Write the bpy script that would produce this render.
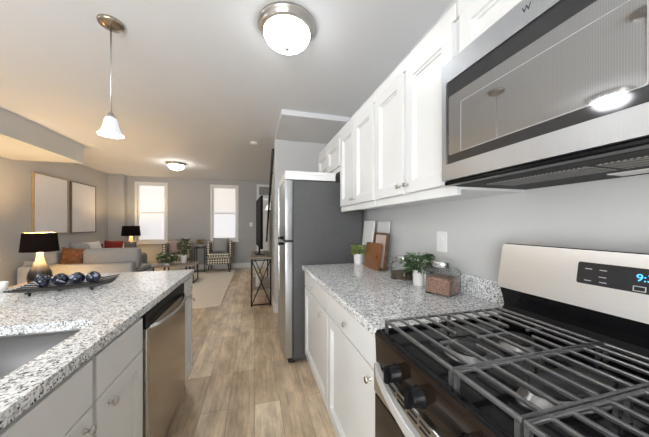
import bpy, bmesh, math, random
from mathutils import Vector, Matrix
from mathutils.geometry import tessellate_polygon

for _o in list(bpy.data.objects):
    bpy.data.objects.remove(_o)
SC = bpy.context.scene
COL = SC.collection
PI = math.pi

# ------------------------------------------------------------------ camera
F_PX, HORIZON = 254.0, 224.5
YAW = math.atan(70.0 / 254.0)
CAM_H = 1.284
cam = bpy.data.cameras.new('camera')
cam.sensor_fit = 'HORIZONTAL'
cam.sensor_width = 36.0
cam.lens = 36.0 * F_PX / 649.0
cam.shift_y = (HORIZON - 218.5) / 649.0
cam.clip_start = 0.02
cam_o = bpy.data.objects.new('camera', cam)
cam_o.location = (0, 0, CAM_H)
cam_o.rotation_euler = (PI / 2, 0, -YAW)
COL.objects.link(cam_o)
SC.camera = cam_o

# ------------------------------------------------------------------ world, exposure, light levels
SC.view_settings.view_transform = 'Standard'
SC.view_settings.look = 'None'
SC.view_settings.gamma = 1.0
SC.view_settings.use_curve_mapping = False
SC.view_settings.exposure = 1.0
w = bpy.data.worlds.new('daylight')
SC.world = w
w.use_nodes = True
w.node_tree.nodes['Background'].inputs[0].default_value = (0.80, 0.88, 1.0, 1)
w.node_tree.nodes['Background'].inputs[1].default_value = 1.0
KITCHEN_DOME = 6.4
DINING_DOME = 17.0
LIVING_DOME = 21.0
PENDANT_GLOW = 0.22
PENDANT_W = 2.5
LAMP_NEAR_W, LAMP_FAR_W = 27.0, 9.0
BLIND_GLOW = 0.29
FILL_DOOR_GLOW = 7.5  # fill light from the door added behind the camera

# ------------------------------------------------------------------ materials
def nt(m):
    m.use_nodes = True
    return m.node_tree, m.node_tree.nodes['Principled BSDF']

def lk(t, a, b):
    t.links.new(a, b)

def coords(t, scale=(1, 1, 1), rot=(0, 0, 0), kind='Object'):
    tc = t.nodes.new('ShaderNodeTexCoord')
    mp = t.nodes.new('ShaderNodeMapping')
    mp.inputs['Scale'].default_value = scale
    mp.inputs['Rotation'].default_value = rot
    lk(t, tc.outputs[kind], mp.inputs['Vector'])
    return mp.outputs[0]

def noise(t, vec, scale, detail=3, rough=0.5):
    n = t.nodes.new('ShaderNodeTexNoise')
    n.inputs['Scale'].default_value = scale
    n.inputs['Detail'].default_value = detail
    n.inputs['Roughness'].default_value = rough
    lk(t, vec, n.inputs['Vector'])
    return n.outputs['Fac']

def ramp(t, fac, stops, interp='LINEAR'):
    r = t.nodes.new('ShaderNodeValToRGB')
    r.color_ramp.interpolation = interp
    els = r.color_ramp.elements
    while len(els) < len(stops):
        els.new(0.5)
    for e, (p, c) in zip(els, stops):
        e.position = p
        e.color = (*c, 1) if len(c) == 3 else c
    lk(t, fac, r.inputs['Fac'])
    return r.outputs['Color']

def mixc(t, fac, a, b, blend='MIX'):
    m = t.nodes.new('ShaderNodeMix')
    m.data_type = 'RGBA'
    m.blend_type = blend
    for sock, v in ((m.inputs[0], fac), (m.inputs[6], a), (m.inputs[7], b)):
        if isinstance(v, (int, float)):
            sock.default_value = v
        elif isinstance(v, tuple):
            sock.default_value = (*v, 1)
        else:
            lk(t, v, sock)
    return m.outputs[2]

def bump(t, bs, fac, strength, dist=0.002):
    b = t.nodes.new('ShaderNodeBump')
    b.inputs['Strength'].default_value = strength
    b.inputs['Distance'].default_value = dist
    lk(t, fac, b.inputs['Height'])
    lk(t, b.outputs[0], bs.inputs['Normal'])

def pmat(name, col, rough=0.5, metal=0.0, var=0.05, scale=12.0, stretch=(1, 1, 1), bmp=0.0, **kw):
    """Principled material whose colour wanders a little with procedural noise."""
    m = bpy.data.materials.new(name)
    t, bs = nt(m)
    v = coords(t, stretch)
    f = noise(t, v, scale)
    lo = tuple(max(0, c * (1 - var)) for c in col)
    hi = tuple(min(1, c * (1 + var)) for c in col)
    lk(t, ramp(t, f, [(0.3, lo), (0.7, hi)]), bs.inputs['Base Color'])
    bs.inputs['Roughness'].default_value = rough
    bs.inputs['Metallic'].default_value = metal
    if bmp:
        bump(t, bs, f, bmp)
    for k, val in kw.items():
        bs.inputs[k].default_value = val
    return m

def emat(name, col, strength, base=None):
    m = bpy.data.materials.new(name)
    t, bs = nt(m)
    bs.inputs['Base Color'].default_value = (*(base or col), 1)
    bs.inputs['Emission Color'].default_value = (*col, 1)
    bs.inputs['Emission Strength'].default_value = strength
    bs.inputs['Roughness'].default_value = 0.4
    return m

def granite():
    m = bpy.data.materials.new('speckled_granite')
    t, bs = nt(m)
    v = coords(t, (1, 1, 1))
    warp = t.nodes.new('ShaderNodeTexNoise')
    warp.inputs['Scale'].default_value = 70
    lk(t, v, warp.inputs['Vector'])
    vadd = t.nodes.new('ShaderNodeVectorMath'); vadd.operation = 'MULTIPLY_ADD'
    vadd.inputs[1].default_value = (0.012, 0.012, 0.012)
    lk(t, warp.outputs['Color'], vadd.inputs[0]); lk(t, v, vadd.inputs[2])
    def cells(scale, ox):
        vo = t.nodes.new('ShaderNodeTexVoronoi')
        vo.inputs['Scale'].default_value = scale
        sh = t.nodes.new('ShaderNodeVectorMath'); sh.operation = 'ADD'
        sh.inputs[1].default_value = (ox, ox * 0.7, 0)
        lk(t, vadd.outputs[0], sh.inputs[0]); lk(t, sh.outputs[0], vo.inputs['Vector'])
        sp = t.nodes.new('ShaderNodeSeparateColor')
        lk(t, vo.outputs['Color'], sp.inputs[0])
        return sp.outputs[0]
    base = ramp(t, noise(t, v, 45, 4), [(0.35, (0.76, 0.765, 0.77)), (0.6, (0.90, 0.905, 0.91))])
    c1 = ramp(t, cells(150, 0), [(0, (0.42, 0.42, 0.43)), (0.15, (0.70, 0.70, 0.70)), (0.38, (1, 1, 1))], 'CONSTANT')
    c2 = ramp(t, cells(225, 3.1), [(0, (0.04, 0.04, 0.045)), (0.07, (0.42, 0.41, 0.40)), (0.14, (1, 1, 1))], 'CONSTANT')
    a = mixc(t, 1.0, base, c1, 'MULTIPLY')
    b = mixc(t, 1.0, a, c2, 'MULTIPLY')
    lk(t, b, bs.inputs['Base Color'])
    bs.inputs['Roughness'].default_value = 0.08
    bs.inputs['IOR'].default_value = 1.62
    return m

def planks():
    m = bpy.data.materials.new('wood_planks')
    t, bs = nt(m)
    v = coords(t, (1, 1, 1), (0, 0, PI / 2))
    br = t.nodes.new('ShaderNodeTexBrick')
    br.offset = 0.37; br.offset_frequency = 2
    br.inputs['Scale'].default_value = 1.0
    br.inputs['Brick Width'].default_value = 1.22
    br.inputs['Row Height'].default_value = 0.178
    br.inputs['Mortar Size'].default_value = 0.0016
    br.inputs['Mortar Smooth'].default_value = 0.2
    br.inputs['Color1'].default_value = (0.0, 0.0, 0.0, 1)
    br.inputs['Color2'].default_value = (1, 1, 1, 1)
    br.inputs['Mortar'].default_value = (0.0, 0.0, 0.0, 1)
    lk(t, v, br.inputs['Vector'])
    plank = ramp(t, br.outputs['Color'], [(0.0, (0.62, 0.48, 0.335)), (0.35, (0.74, 0.595, 0.425)), (0.7, (0.84, 0.695, 0.515)), (1.0, (0.93, 0.80, 0.62))])
    g = coords(t, (16, 1.1, 1))
    grain = ramp(t, noise(t, g, 3.2, 8, 0.68), [(0.3, (0.72, 0.68, 0.62)), (0.55, (1, 1, 1)), (0.75, (1.1, 1.1, 1.1))])
    g2 = coords(t, (3.6, 1.3, 1))
    cloud = ramp(t, noise(t, g2, 2.6, 5, 0.62), [(0.34, (0.70, 0.67, 0.64)), (0.62, (1.08, 1.08, 1.08))])
    c = mixc(t, 1.0, plank, grain, 'MULTIPLY')
    c = mixc(t, 1.0, c, cloud, 'MULTIPLY')
    seam = mixc(t, br.outputs['Fac'], c, (0.32, 0.24, 0.165))
    lk(t, seam, bs.inputs['Base Color'])
    bs.inputs['Roughness'].default_value = 0.36
    return m

def brushed(name, col, rough=0.27, stretch=(1, 1, 60), b=0.04):
    m = bpy.data.materials.new(name)
    t, bs = nt(m)
    v = coords(t, stretch)
    f = noise(t, v, 14, 3)
    lk(t, ramp(t, f, [(0.3, tuple(c * 0.93 for c in col)), (0.7, col)]), bs.inputs['Base Color'])
    bs.inputs['Metallic'].default_value = 1.0
    bs.inputs['Roughness'].default_value = rough
    bump(t, bs, f, b, 0.001)
    return m

def aniso(name, col):
    """steel brushed left to right: highlights smear up and down"""
    m = bpy.data.materials.new(name)
    t, bs = nt(m)
    f = noise(t, coords(t, (1, 1, 60)), 14, 3)
    lk(t, ramp(t, f, [(0.3, tuple(c * 0.95 for c in col)), (0.7, col)]), bs.inputs['Base Color'])
    bs.inputs['Metallic'].default_value = 1.0
    bs.inputs['Roughness'].default_value = 0.34
    bs.inputs['Anisotropic'].default_value = 0.8
    tg = t.nodes.new('ShaderNodeTangent'); tg.direction_type = 'UV_MAP'; tg.uv_map = 'brush'
    lk(t, tg.outputs[0], bs.inputs['Tangent'])
    return m

def hatch(name, a, b, scale=38):
    """woven chair cloth: cream lozenges on charcoal"""
    m = bpy.data.materials.new(name)
    t, bs = nt(m)
    v = coords(t, (1, 1, 1), (0, PI / 4, 0))
    ck = t.nodes.new('ShaderNodeTexChecker')
    ck.inputs['Scale'].default_value = scale
    ck.inputs['Color1'].default_value = (*a, 1); ck.inputs['Color2'].default_value = (*b, 1)
    lk(t, v, ck.inputs['Vector'])
    lk(t, ck.outputs['Color'], bs.inputs['Base Color'])
    bs.inputs['Roughness'].default_value = 0.9
    return m

def wood(name, a, b, rough=0.45, stretch=(3, 30, 30), scale=2.0):
    m = bpy.data.materials.new(name)
    t, bs = nt(m)
    f = noise(t, coords(t, stretch), scale, 6, 0.6)
    lk(t, ramp(t, f, [(0.3, a), (0.7, b)]), bs.inputs['Base Color'])
    bs.inputs['Roughness'].default_value = rough
    return m

def screen_mesh():
    """microwave window: dark glass over a fine perforated screen"""
    m = bpy.data.materials.new('perforated_window')
    t, bs = nt(m)
    v = coords(t, (1, 1, 1))
    wv = t.nodes.new('ShaderNodeTexWave'); wv.bands_direction = 'Y'
    wv.inputs['Scale'].default_value = 75; wv.inputs['Distortion'].default_value = 0.0
    lk(t, v, wv.inputs['Vector'])
    wz = t.nodes.new('ShaderNodeTexWave'); wz.bands_direction = 'Z'
    wz.inputs['Scale'].default_value = 90
    lk(t, v, wz.inputs['Vector'])
    c = mixc(t, wv.outputs['Fac'], (0.34, 0.34, 0.345), (0.40, 0.40, 0.40))
    c2 = mixc(t, wz.outputs['Fac'], (0.92, 0.92, 0.92), (1.0, 1.0, 1.0))
    lk(t, mixc(t, 1.0, c, c2, 'MULTIPLY'), bs.inputs['Base Color'])
    bs.inputs['Metallic'].default_value = 0.85
    bs.inputs['Roughness'].default_value = 0.04
    return m

def ball_glaze():
    m = bpy.data.materials.new('mottled_navy_glaze')
    t, bs = nt(m)
    vo = t.nodes.new('ShaderNodeTexVoronoi'); vo.inputs['Scale'].default_value = 55
    lk(t, coords(t), vo.inputs['Vector'])
    sp = t.nodes.new('ShaderNodeSeparateColor'); lk(t, vo.outputs['Color'], sp.inputs[0])
    lk(t, ramp(t, sp.outputs[0], [(0, (0.006, 0.007, 0.015)), (0.66, (0.03, 0.035, 0.07)), (0.90, (0.26, 0.28, 0.36))], 'CONSTANT'), bs.inputs['Base Color'])
    bs.inputs['Roughness'].default_value = 0.15
    return m

M = dict(
    wall=pmat('wall_paint', (0.60, 0.60, 0.595), 0.75, var=0.015, scale=3),
    wall_liv=pmat('grey_wall_paint', (0.44, 0.44, 0.44), 0.8, var=0.015, scale=3),
    ceil=pmat('ceiling_paint', (0.70, 0.71, 0.725), 0.85, var=0.012, scale=2),
    trim=pmat('white_trim_paint', (0.80, 0.80, 0.79), 0.45, var=0.02, scale=5),
    cab=pmat('white_cabinet_paint', (0.72, 0.72, 0.712), 0.35, var=0.012, scale=4),
    granite=granite(), floor=planks(),
    steel=brushed('brushed_steel', (0.66, 0.665, 0.67)),
    steel_g=aniso('brushed_steel_guard', (0.80, 0.805, 0.81)),
    satin=pmat('satin_steel', (0.74, 0.74, 0.74), 0.42, 0.55, var=0.02),
    tvblack=pmat('matte_black_casing', (0.006, 0.006, 0.008), 0.6, **{'Specular IOR Level': 0.08}),
    steel_h=brushed('brushed_steel_level', (0.49, 0.505, 0.525), 0.38, (1, 60, 1)),
    steel_b=pmat('satin_steel_bowl', (0.36, 0.355, 0.35), 0.36, 0.85, var=0.02, scale=4),
    dw=brushed('brushed_dark_steel', (0.50, 0.46, 0.42), 0.20, (1, 60, 1), 0.02),
    nickel=pmat('satin_nickel', (0.55, 0.53, 0.50), 0.28, 1.0),
    bronze=pmat('aged_nickel', (0.40, 0.34, 0.27), 0.25, 1.0),
    chrome=pmat('chrome', (0.85, 0.85, 0.85), 0.06, 1.0, var=0.01),
    iron=pmat('cast_iron', (0.27, 0.27, 0.275), 0.30, 0.85, var=0.15, scale=60),
    enamel=pmat('black_enamel', (0.008, 0.008, 0.009), 0.12, var=0.1, **{'Specular IOR Level': 0.2}),
    blackmetal=pmat('black_metal', (0.015, 0.014, 0.013), 0.4, 0.3, var=0.1),
    plastic=pmat('black_plastic', (0.005, 0.005, 0.006), 0.25, var=0.1, **{'Specular IOR Level': 0.14}),
    gasket=pmat('dark_gasket', (0.02, 0.02, 0.02), 0.7),
    brownglass=pmat('dark_brown_oven_glass', (0.016, 0.010, 0.007), 0.10, var=0.1, **{'Specular IOR Level': 0.35}),
    blackglass=pmat('black_glass', (0.05, 0.05, 0.052), 0.06, 0.45, var=0.05),
    window=screen_mesh(),
    linegrey=pmat('pale_print', (0.45, 0.45, 0.45), 0.5),
    fridgeside=pmat('dark_grey_enamel', (0.095, 0.095, 0.097), 0.42, var=0.06, scale=40),
    filter=hatch('grease_filter_mesh', (0.34, 0.33, 0.32), (0.07, 0.07, 0.07), 190),
    cap=pmat('dull_black_cap', (0.022, 0.022, 0.023), 0.38, var=0.1),
    alu=pmat('burner_aluminium', (0.38, 0.38, 0.38), 0.3, 0.9),
    digits=emat('blue_digits', (0.06, 0.42, 1.0), 1.2, (0.02, 0.1, 0.2)),
    opal=emat('lit_opal_glass', (0.95, 0.98, 1.0), KITCHEN_DOME, (0.9, 0.9, 0.9)),
    opal_d=emat('lit_opal_glass_dining', (0.95, 0.98, 1.0), DINING_DOME, (0.9, 0.9, 0.9)),
    opal_l=emat('lit_opal_glass_living', (1.0, 0.96, 0.90), LIVING_DOME, (0.9, 0.9, 0.9)),
    bell=emat('lit_bell_glass', (0.93, 0.97, 1.0), PENDANT_GLOW, (0.55, 0.6, 0.62)),
    blind=emat('backlit_blind', (0.94, 0.95, 1.0), BLIND_GLOW, (0.6, 0.6, 0.6)),
    blind_u=emat('backlit_blind_upper', (1.0, 0.95, 0.90), BLIND_GLOW * 0.92, (0.6, 0.6, 0.6)),
    fill_glow=emat('added_fill_glow', (0.94, 0.975, 1.0), FILL_DOOR_GLOW, (0.5, 0.5, 0.5)),  # emissive sheet added as frontal fill, out of view
    fan=emat('daylit_fan_light', (1.0, 0.97, 0.90), 0.5, (0.6, 0.6, 0.6)),
    transom=pmat('grey_transom_glass', (0.30, 0.29, 0.28), 0.25, var=0.3, scale=60),  # transom glass in uneven grey
    shade=pmat('black_shade_cloth', (0.010, 0.006, 0.006), 0.9, var=0.2, scale=80, **{'Specular IOR Level': 0.1}),
    shade_in=pmat('gold_shade_lining', (0.75, 0.60, 0.35), 0.6),
    lampglass=None,
    sofa=pmat('grey_sofa_weave', (0.29, 0.295, 0.305), 0.92, var=0.12, scale=90, bmp=0.1),
    sofa_d=pmat('grey_sofa_arm_weave', (0.20, 0.20, 0.20), 0.92, var=0.12, scale=90, bmp=0.1),
    pil_white=pmat('white_linen', (0.70, 0.69, 0.67), 0.9, var=0.05, scale=60),
    pil_grey=pmat('grey_linen', (0.33, 0.33, 0.34), 0.9, var=0.1, scale=60),
    pil_dark=pmat('charcoal_linen', (0.14, 0.13, 0.12), 0.9, var=0.1, scale=60),
    pil_red=pmat('brick_red_linen', (0.20, 0.018, 0.013), 0.85, var=0.25, scale=40),
    pil_brown=pmat('rust_brown_linen', (0.20, 0.085, 0.035), 0.85, var=0.4, scale=22),
    pil_pink=pmat('dusty_mauve_linen', (0.36, 0.28, 0.28), 0.9, var=0.15, scale=40),
    chair=hatch('lozenge_weave', (0.74, 0.69, 0.58), (0.07, 0.06, 0.05), 23),
    darkwood=wood('dark_stained_wood', (0.03, 0.018, 0.012), (0.06, 0.035, 0.022)),
    tablewood=wood('grey_brown_wood', (0.20, 0.16, 0.125), (0.36, 0.29, 0.23)),
    sidewood=wood('honey_wood', (0.30, 0.17, 0.08), (0.42, 0.26, 0.13)),
    board=wood('acacia_board', (0.16, 0.058, 0.018), (0.34, 0.14, 0.048), 0.4, (22, 3, 3), 1.6),
    framewood=wood('walnut_rim', (0.08, 0.04, 0.02), (0.18, 0.09, 0.045)),
    oak=wood('pale_oak_frame', (0.36, 0.25, 0.14), (0.48, 0.35, 0.21)),
    oak_d=wood('dark_oak_frame', (0.16, 0.10, 0.06), (0.24, 0.16, 0.10)),
    canvas=pmat('blank_canvas', (0.74, 0.74, 0.76), 0.9, var=0.02, scale=6),
    rug=pmat('cream_rug_pile', (0.78, 0.725, 0.64), 0.95, var=0.08, scale=60, bmp=0.2),
    ceramic=pmat('white_ceramic', (0.80, 0.79, 0.77), 0.35, var=0.03),
    soil=pmat('potting_soil', (0.03, 0.02, 0.013), 0.95, var=0.5, scale=120),
    leaf_d=pmat('deep_green_leaf', (0.045, 0.12, 0.03), 0.45, var=0.55, scale=45),
    leaf_y=pmat('yellow_green_leaf', (0.42, 0.52, 0.17), 0.5, var=0.45, scale=45),
    leaf_o=pmat('olive_leaf', (0.10, 0.15, 0.07), 0.5, var=0.5, scale=30),
    flower=pmat('ochre_blossom', (0.45, 0.32, 0.10), 0.7, var=0.4, scale=40),
    cream_f=pmat('cream_blossom', (0.65, 0.58, 0.42), 0.7, var=0.2, scale=40),
    stem=pmat('green_stem', (0.10, 0.14, 0.05), 0.6),
    beans=pmat('dried_beans', (0.34, 0.19, 0.14), 0.6, var=0.6, scale=140),
    coffee=pmat('dark_brown_spice', (0.10, 0.06, 0.04), 0.7, var=0.6, scale=150),
    glaze=ball_glaze(),
    traypale=pmat('pale_tray_lining', (0.66, 0.55, 0.48), 0.6),
    white_p=pmat('white_switch_plastic', (0.86, 0.86, 0.85), 0.35, var=0.01),
    porcelain=pmat('porcelain_white', (0.75, 0.74, 0.72), 0.3),
)
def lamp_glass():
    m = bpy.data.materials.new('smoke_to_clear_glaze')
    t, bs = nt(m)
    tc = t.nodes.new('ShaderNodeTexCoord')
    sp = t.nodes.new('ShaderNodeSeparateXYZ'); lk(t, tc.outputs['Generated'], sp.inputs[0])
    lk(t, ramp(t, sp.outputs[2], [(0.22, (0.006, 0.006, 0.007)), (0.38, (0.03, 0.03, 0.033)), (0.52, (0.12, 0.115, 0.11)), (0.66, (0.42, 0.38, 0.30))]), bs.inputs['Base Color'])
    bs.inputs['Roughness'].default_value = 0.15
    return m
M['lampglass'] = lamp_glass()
def clear_glass():
    m = bpy.data.materials.new('clear_jar_glass')
    t, bs = nt(m)
    bs.inputs['Base Color'].default_value = (0.97, 0.99, 0.98, 1)
    bs.inputs['Roughness'].default_value = 0.02
    bs.inputs['Transmission Weight'].default_value = 1.0
    bs.inputs['IOR'].default_value = 1.3
    return m
M['glass'] = clear_glass()

# ------------------------------------------------------------------ mesh builder
class MB:
    def __init__(self):
        self.v, self.f, self.s = [], [], []
    def add(self, vs, fs, smooth=False, mat=None):
        b = len(self.v)
        for p in vs:
            p = Vector(p)
            self.v.append(mat @ p if mat else p)
        for f in fs:
            self.f.append([b + i for i in f]); self.s.append(smooth)
        return self
    def box(self, x0, x1, y0, y1, z0, z1, bev=0.0, seg=2, mat=None):
        if x0 > x1: x0, x1 = x1, x0
        if y0 > y1: y0, y1 = y1, y0
        if z0 > z1: z0, z1 = z1, z0
        bev = min(bev, (x1 - x0) * 0.49, (y1 - y0) * 0.49, (z1 - z0) * 0.49)
        bm = bmesh.new()
        bmesh.ops.create_cube(bm, size=1.0)
        for q in bm.verts:
            q.co = Vector(((x0 + x1) / 2 + q.co.x * (x1 - x0), (y0 + y1) / 2 + q.co.y * (y1 - y0), (z0 + z1) / 2 + q.co.z * (z1 - z0)))
        if bev > 0:
            bmesh.ops.bevel(bm, geom=list(bm.edges), offset=bev, segments=seg, profile=0.5, affect='EDGES')
        bm.verts.ensure_lookup_table(); bm.verts.index_update()
        self.add([q.co.copy() for q in bm.verts], [[q.index for q in f.verts] for f in bm.faces], bev > 0.006 and seg > 2, mat)
        bm.free()
        return self
    def cyl(self, p0, p1, r0, r1=None, n=16, caps=True, smooth=True):
        r1 = r0 if r1 is None else r1
        p0, p1 = Vector(p0), Vector(p1)
        d = (p1 - p0).normalized()
        a = d.orthogonal().normalized(); c = d.cross(a)
        ring = lambda p, r: [p + (a * math.cos(2 * PI * i / n) + c * math.sin(2 * PI * i / n)) * r for i in range(n)]
        self.add(ring(p0, r0) + ring(p1, r1), [[i, (i + 1) % n, n + (i + 1) % n, n + i] for i in range(n)], smooth)
        if caps:
            self.add(ring(p0, r0), [list(range(n))[::-1]]); self.add(ring(p1, r1), [list(range(n))])
        return self
    def tube(self, pts, r, n=8):
        pts = [Vector(p) for p in pts]
        rings = []
        prev = None
        for i, p in enumerate(pts):
            d = (pts[min(i + 1, len(pts) - 1)] - pts[max(i - 1, 0)]).normalized()
            if prev is None:
                a = d.orthogonal().normalized()
            else:
                a = (prev - d * prev.dot(d)).normalized()
            prev = a; c = d.cross(a)
            rr = r[i] if isinstance(r, (list, tuple)) else r
            rings.append([p + (a * math.cos(2 * PI * k / n) + c * math.sin(2 * PI * k / n)) * rr for k in range(n)])
        vs = [q for rg in rings for q in rg]
        fs = [[i * n + k, i * n + (k + 1) % n, (i + 1) * n + (k + 1) % n, (i + 1) * n + k] for i in range(len(rings) - 1) for k in range(n)]
        fs += [list(range(n))[::-1], [(len(rings) - 1) * n + k for k in range(n)]]
        return self.add(vs, fs, True)
    def lathe(self, prof, c=(0, 0, 0), n=32, flute=0.0, nf=8, mat=None):
        """prof: list of (r, z); optional fluted rim amount per ring as third value"""
        vs, fs = [], []
        for pr in prof:
            r, z = pr[0], pr[1]
            fl = pr[2] if len(pr) > 2 else 0.0
            for k in range(n):
                a = 2 * PI * k / n
                rr = r * (1 + fl * math.cos(nf * a))
                vs.append((c[0] + rr * math.cos(a), c[1] + rr * math.sin(a), c[2] + z))
        for i in range(len(prof) - 1):
            for k in range(n):
                fs.append([i * n + k, i * n + (k + 1) % n, (i + 1) * n + (k + 1) % n, (i + 1) * n + k])
        return self.add(vs, fs, True, mat)
    def prism(self, outer, holes, z0, z1, mat=None):
        """vertical prism of a polygon with holes"""
        loops = [outer] + list(holes)
        flat = [p for l in loops for p in l]
        tris = tessellate_polygon([[Vector((p[0], p[1], 0)) for p in l] for l in loops])
        n = len(flat)
        vs = [(p[0], p[1], z0) for p in flat] + [(p[0], p[1], z1) for p in flat]
        fs = []
        for tr in tris:
            a, b, c = [Vector((*flat[i], 0)) for i in tr]
            tr = list(tr) if (b - a).cross(c - a).z > 0 else list(tr)[::-1]
            fs.append([i + n for i in tr]); fs.append(tr[::-1])
        o = 0
        for l in loops:
            m = len(l)
            for i in range(m):
                j = (i + 1) % m
                fs.append([o + i, o + j, n + o + j, n + o + i])
            o += m
        return self.add(vs, fs, False, mat)
    def ball(self, c, rx, ry=None, rz=None, nu=20, nv=12):
        ry = ry or rx; rz = rz or rx
        prof = []
        vs, fs = [], []
        for i in range(nv + 1):
            t = PI * i / nv
            for k in range(nu):
                a = 2 * PI * k / nu
                vs.append((c[0] + rx * math.sin(t) * math.cos(a), c[1] + ry * math.sin(t) * math.sin(a), c[2] - rz * math.cos(t)))
        for i in range(nv):
            for k in range(nu):
                fs.append([i * nu + k, i * nu + (k + 1) % nu, (i + 1) * nu + (k + 1) % nu, (i + 1) * nu + k])
        return self.add(vs, fs, True)
    def pillow(self, w, h, t, mat, n=14, pinch=0.06):
        """soft square cushion standing in its local XZ plane, thickness along Y"""
        vs, fs = [], []
        for side in (-1, 1):
            for i in range(n + 1):
                for j in range(n + 1):
                    a, b = -1 + 2 * i / n, -1 + 2 * j / n
                    k = (max(0, 1 - a ** 4) * max(0, 1 - b ** 4)) ** 0.45
                    x = a * w / 2 * (1 - pinch * (1 - b * b)); z = b * h / 2 * (1 - pinch * (1 - a * a))
                    vs.append((x, side * t / 2 * k, z))
        m = (n + 1) ** 2
        for i in range(n):
            for j in range(n):
                q = [i * (n + 1) + j, (i + 1) * (n + 1) + j, (i + 1) * (n + 1) + j + 1, i * (n + 1) + j + 1]
                fs.append(q); fs.append([m + x for x in q[::-1]])
        return self.add(vs, fs, True, mat)
    def build(self, name, mat, parent=None, off=None):
        bm = bmesh.new()
        bv = [bm.verts.new(p) for p in self.v]
        for f, s in zip(self.f, self.s):
            if len(set(f)) < 3: continue
            try:
                q = bm.faces.new([bv[i] for i in f]); q.smooth = s
            except ValueError:
                pass
        bmesh.ops.remove_doubles(bm, verts=list(bm.verts), dist=1e-5)
        bmesh.ops.recalc_face_normals(bm, faces=list(bm.faces))
        if parent is not None:
            o = ROOT.get(parent.name)
        else:
            xs = [q.co.x for q in bm.verts]; ys = [q.co.y for q in bm.verts]; zs = [q.co.z for q in bm.verts]
            o = Vector(((min(xs) + max(xs)) / 2, (min(ys) + max(ys)) / 2, min(zs)))
        if o is not None:
            bmesh.ops.translate(bm, verts=list(bm.verts), vec=-o)
        me = bpy.data.meshes.new(name)
        bm.to_mesh(me); bm.free()
        me.materials.append(mat)
        ob = bpy.data.objects.new(name, me)
        COL.objects.link(ob)
        if parent is not None:
            ob.parent = parent
            ROOT[ob.name] = o
        else:
            ob.location = o
            ROOT[ob.name] = o
        return ob

ROOT = {}
def tag(o, label, cat, group=None, kind=None):
    o['label'] = label; o['category'] = cat
    if group: o['group'] = group
    if kind: o['kind'] = kind
    return o
def thing(name, loc, label, cat, group=None, local=False):
    """Empty at the base of a thing. Parts are drawn in room coordinates unless local."""
    o = bpy.data.objects.new(name, None)
    o.empty_display_size = 0.1
    o.location = loc
    COL.objects.link(o)
    ROOT[o.name] = None if local else Vector(loc)
    return tag(o, label, cat, group)
def struct(o):
    o['kind'] = 'structure'
    return o
def sbox(name, mat, *a, bev=0.0, parent=None):
    return struct(MB().box(*a, bev=bev).build(name, mat, parent))
def copy_thing(src, loc, rz, label, group=None):
    c = src.copy(); COL.objects.link(c)
    c.location = loc; c.rotation_euler = (0, 0, rz); c['label'] = label
    if group: c['group'] = group
    for ch in list(src.children):
        d = ch.copy(); COL.objects.link(d); d.parent = c
        for g in list(ch.children):
            e = g.copy(); COL.objects.link(e); e.parent = d
    return c
def rrect(x0, x1, y0, y1, r, n=6):
    pts = []
    for cx, cy, a0 in ((x1 - r, y0 + r, -PI / 2), (x1 - r, y1 - r, 0), (x0 + r, y1 - r, PI / 2), (x0 + r, y0 + r, PI)):
        for i in range(n + 1):
            a = a0 + PI / 2 * i / n
            pts.append((cx + r * math.cos(a), cy + r * math.sin(a)))
    return pts
def face_mat(x, y, z, side):
    """local (right, up, out) frame on a cabinet front. side -1 faces -X (right-hand run), +1 faces +X (island)"""
    ex = Vector((0, -1, 0)) if side < 0 else Vector((0, 1, 0))
    ez = Vector((-1, 0, 0)) if side < 0 else Vector((1, 0, 0))
    m = Matrix.Identity(4)
    ey = Vector((0, 0, 1))
    for i in range(3):
        m[i][0], m[i][1], m[i][2] = ex[i], ey[i], ez[i]
    m.translation = Vector((x, y, z))
    return m
def panel_front(mb, side, face, ya, yb, z0, z1, t=0.019, rail=0.055, rec=0.012, flat=False):
    """a framed cabinet door or drawer front, its back on face-t"""
    W, Hh = abs(yb - ya), z1 - z0
    y = max(ya, yb) if side < 0 else min(ya, yb)
    m = face_mat(face, y, z0, side)
    rings = [(0, -t), (0, -0.002), (0.002, 0)]
    if not flat:
        rings += [(rail, 0), (rail + 0.003, -0.007), (rail + 0.012, -0.008), (rail + 0.015, -0.015)]
    vs, fs = [], []
    for ins, d in rings:
        vs += [(ins, ins, d), (W - ins, ins, d), (W - ins, Hh - ins, d), (ins, Hh - ins, d)]
    k = len(rings)
    for i in range(k - 1):
        for j in range(4):
            fs.append([4 * i + j, 4 * i + (j + 1) % 4, 4 * i + 4 + (j + 1) % 4, 4 * i + 4 + j])
    fs.append([4 * (k - 1) + j for j in range(4)]); fs.append([3, 2, 1, 0])
    mb.add(vs, fs, False, m)
    return mb
def knob(parent, side, face, y, z, r=0.0135):
    """mushroom knob on a front"""
    m = face_mat(face, y, z, side)
    mb = MB()
    mb.lathe([(0.0001, -0.001), (0.008, -0.001), (0.0075, 0.002), (0.0045, 0.006), (0.0045, 0.014), (r, 0.018), (r, 0.022), (r * 0.8, 0.026), (0.0001, 0.027)], n=16, mat=m)
    return mb.build('knob', M['nickel'], parent)

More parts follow.
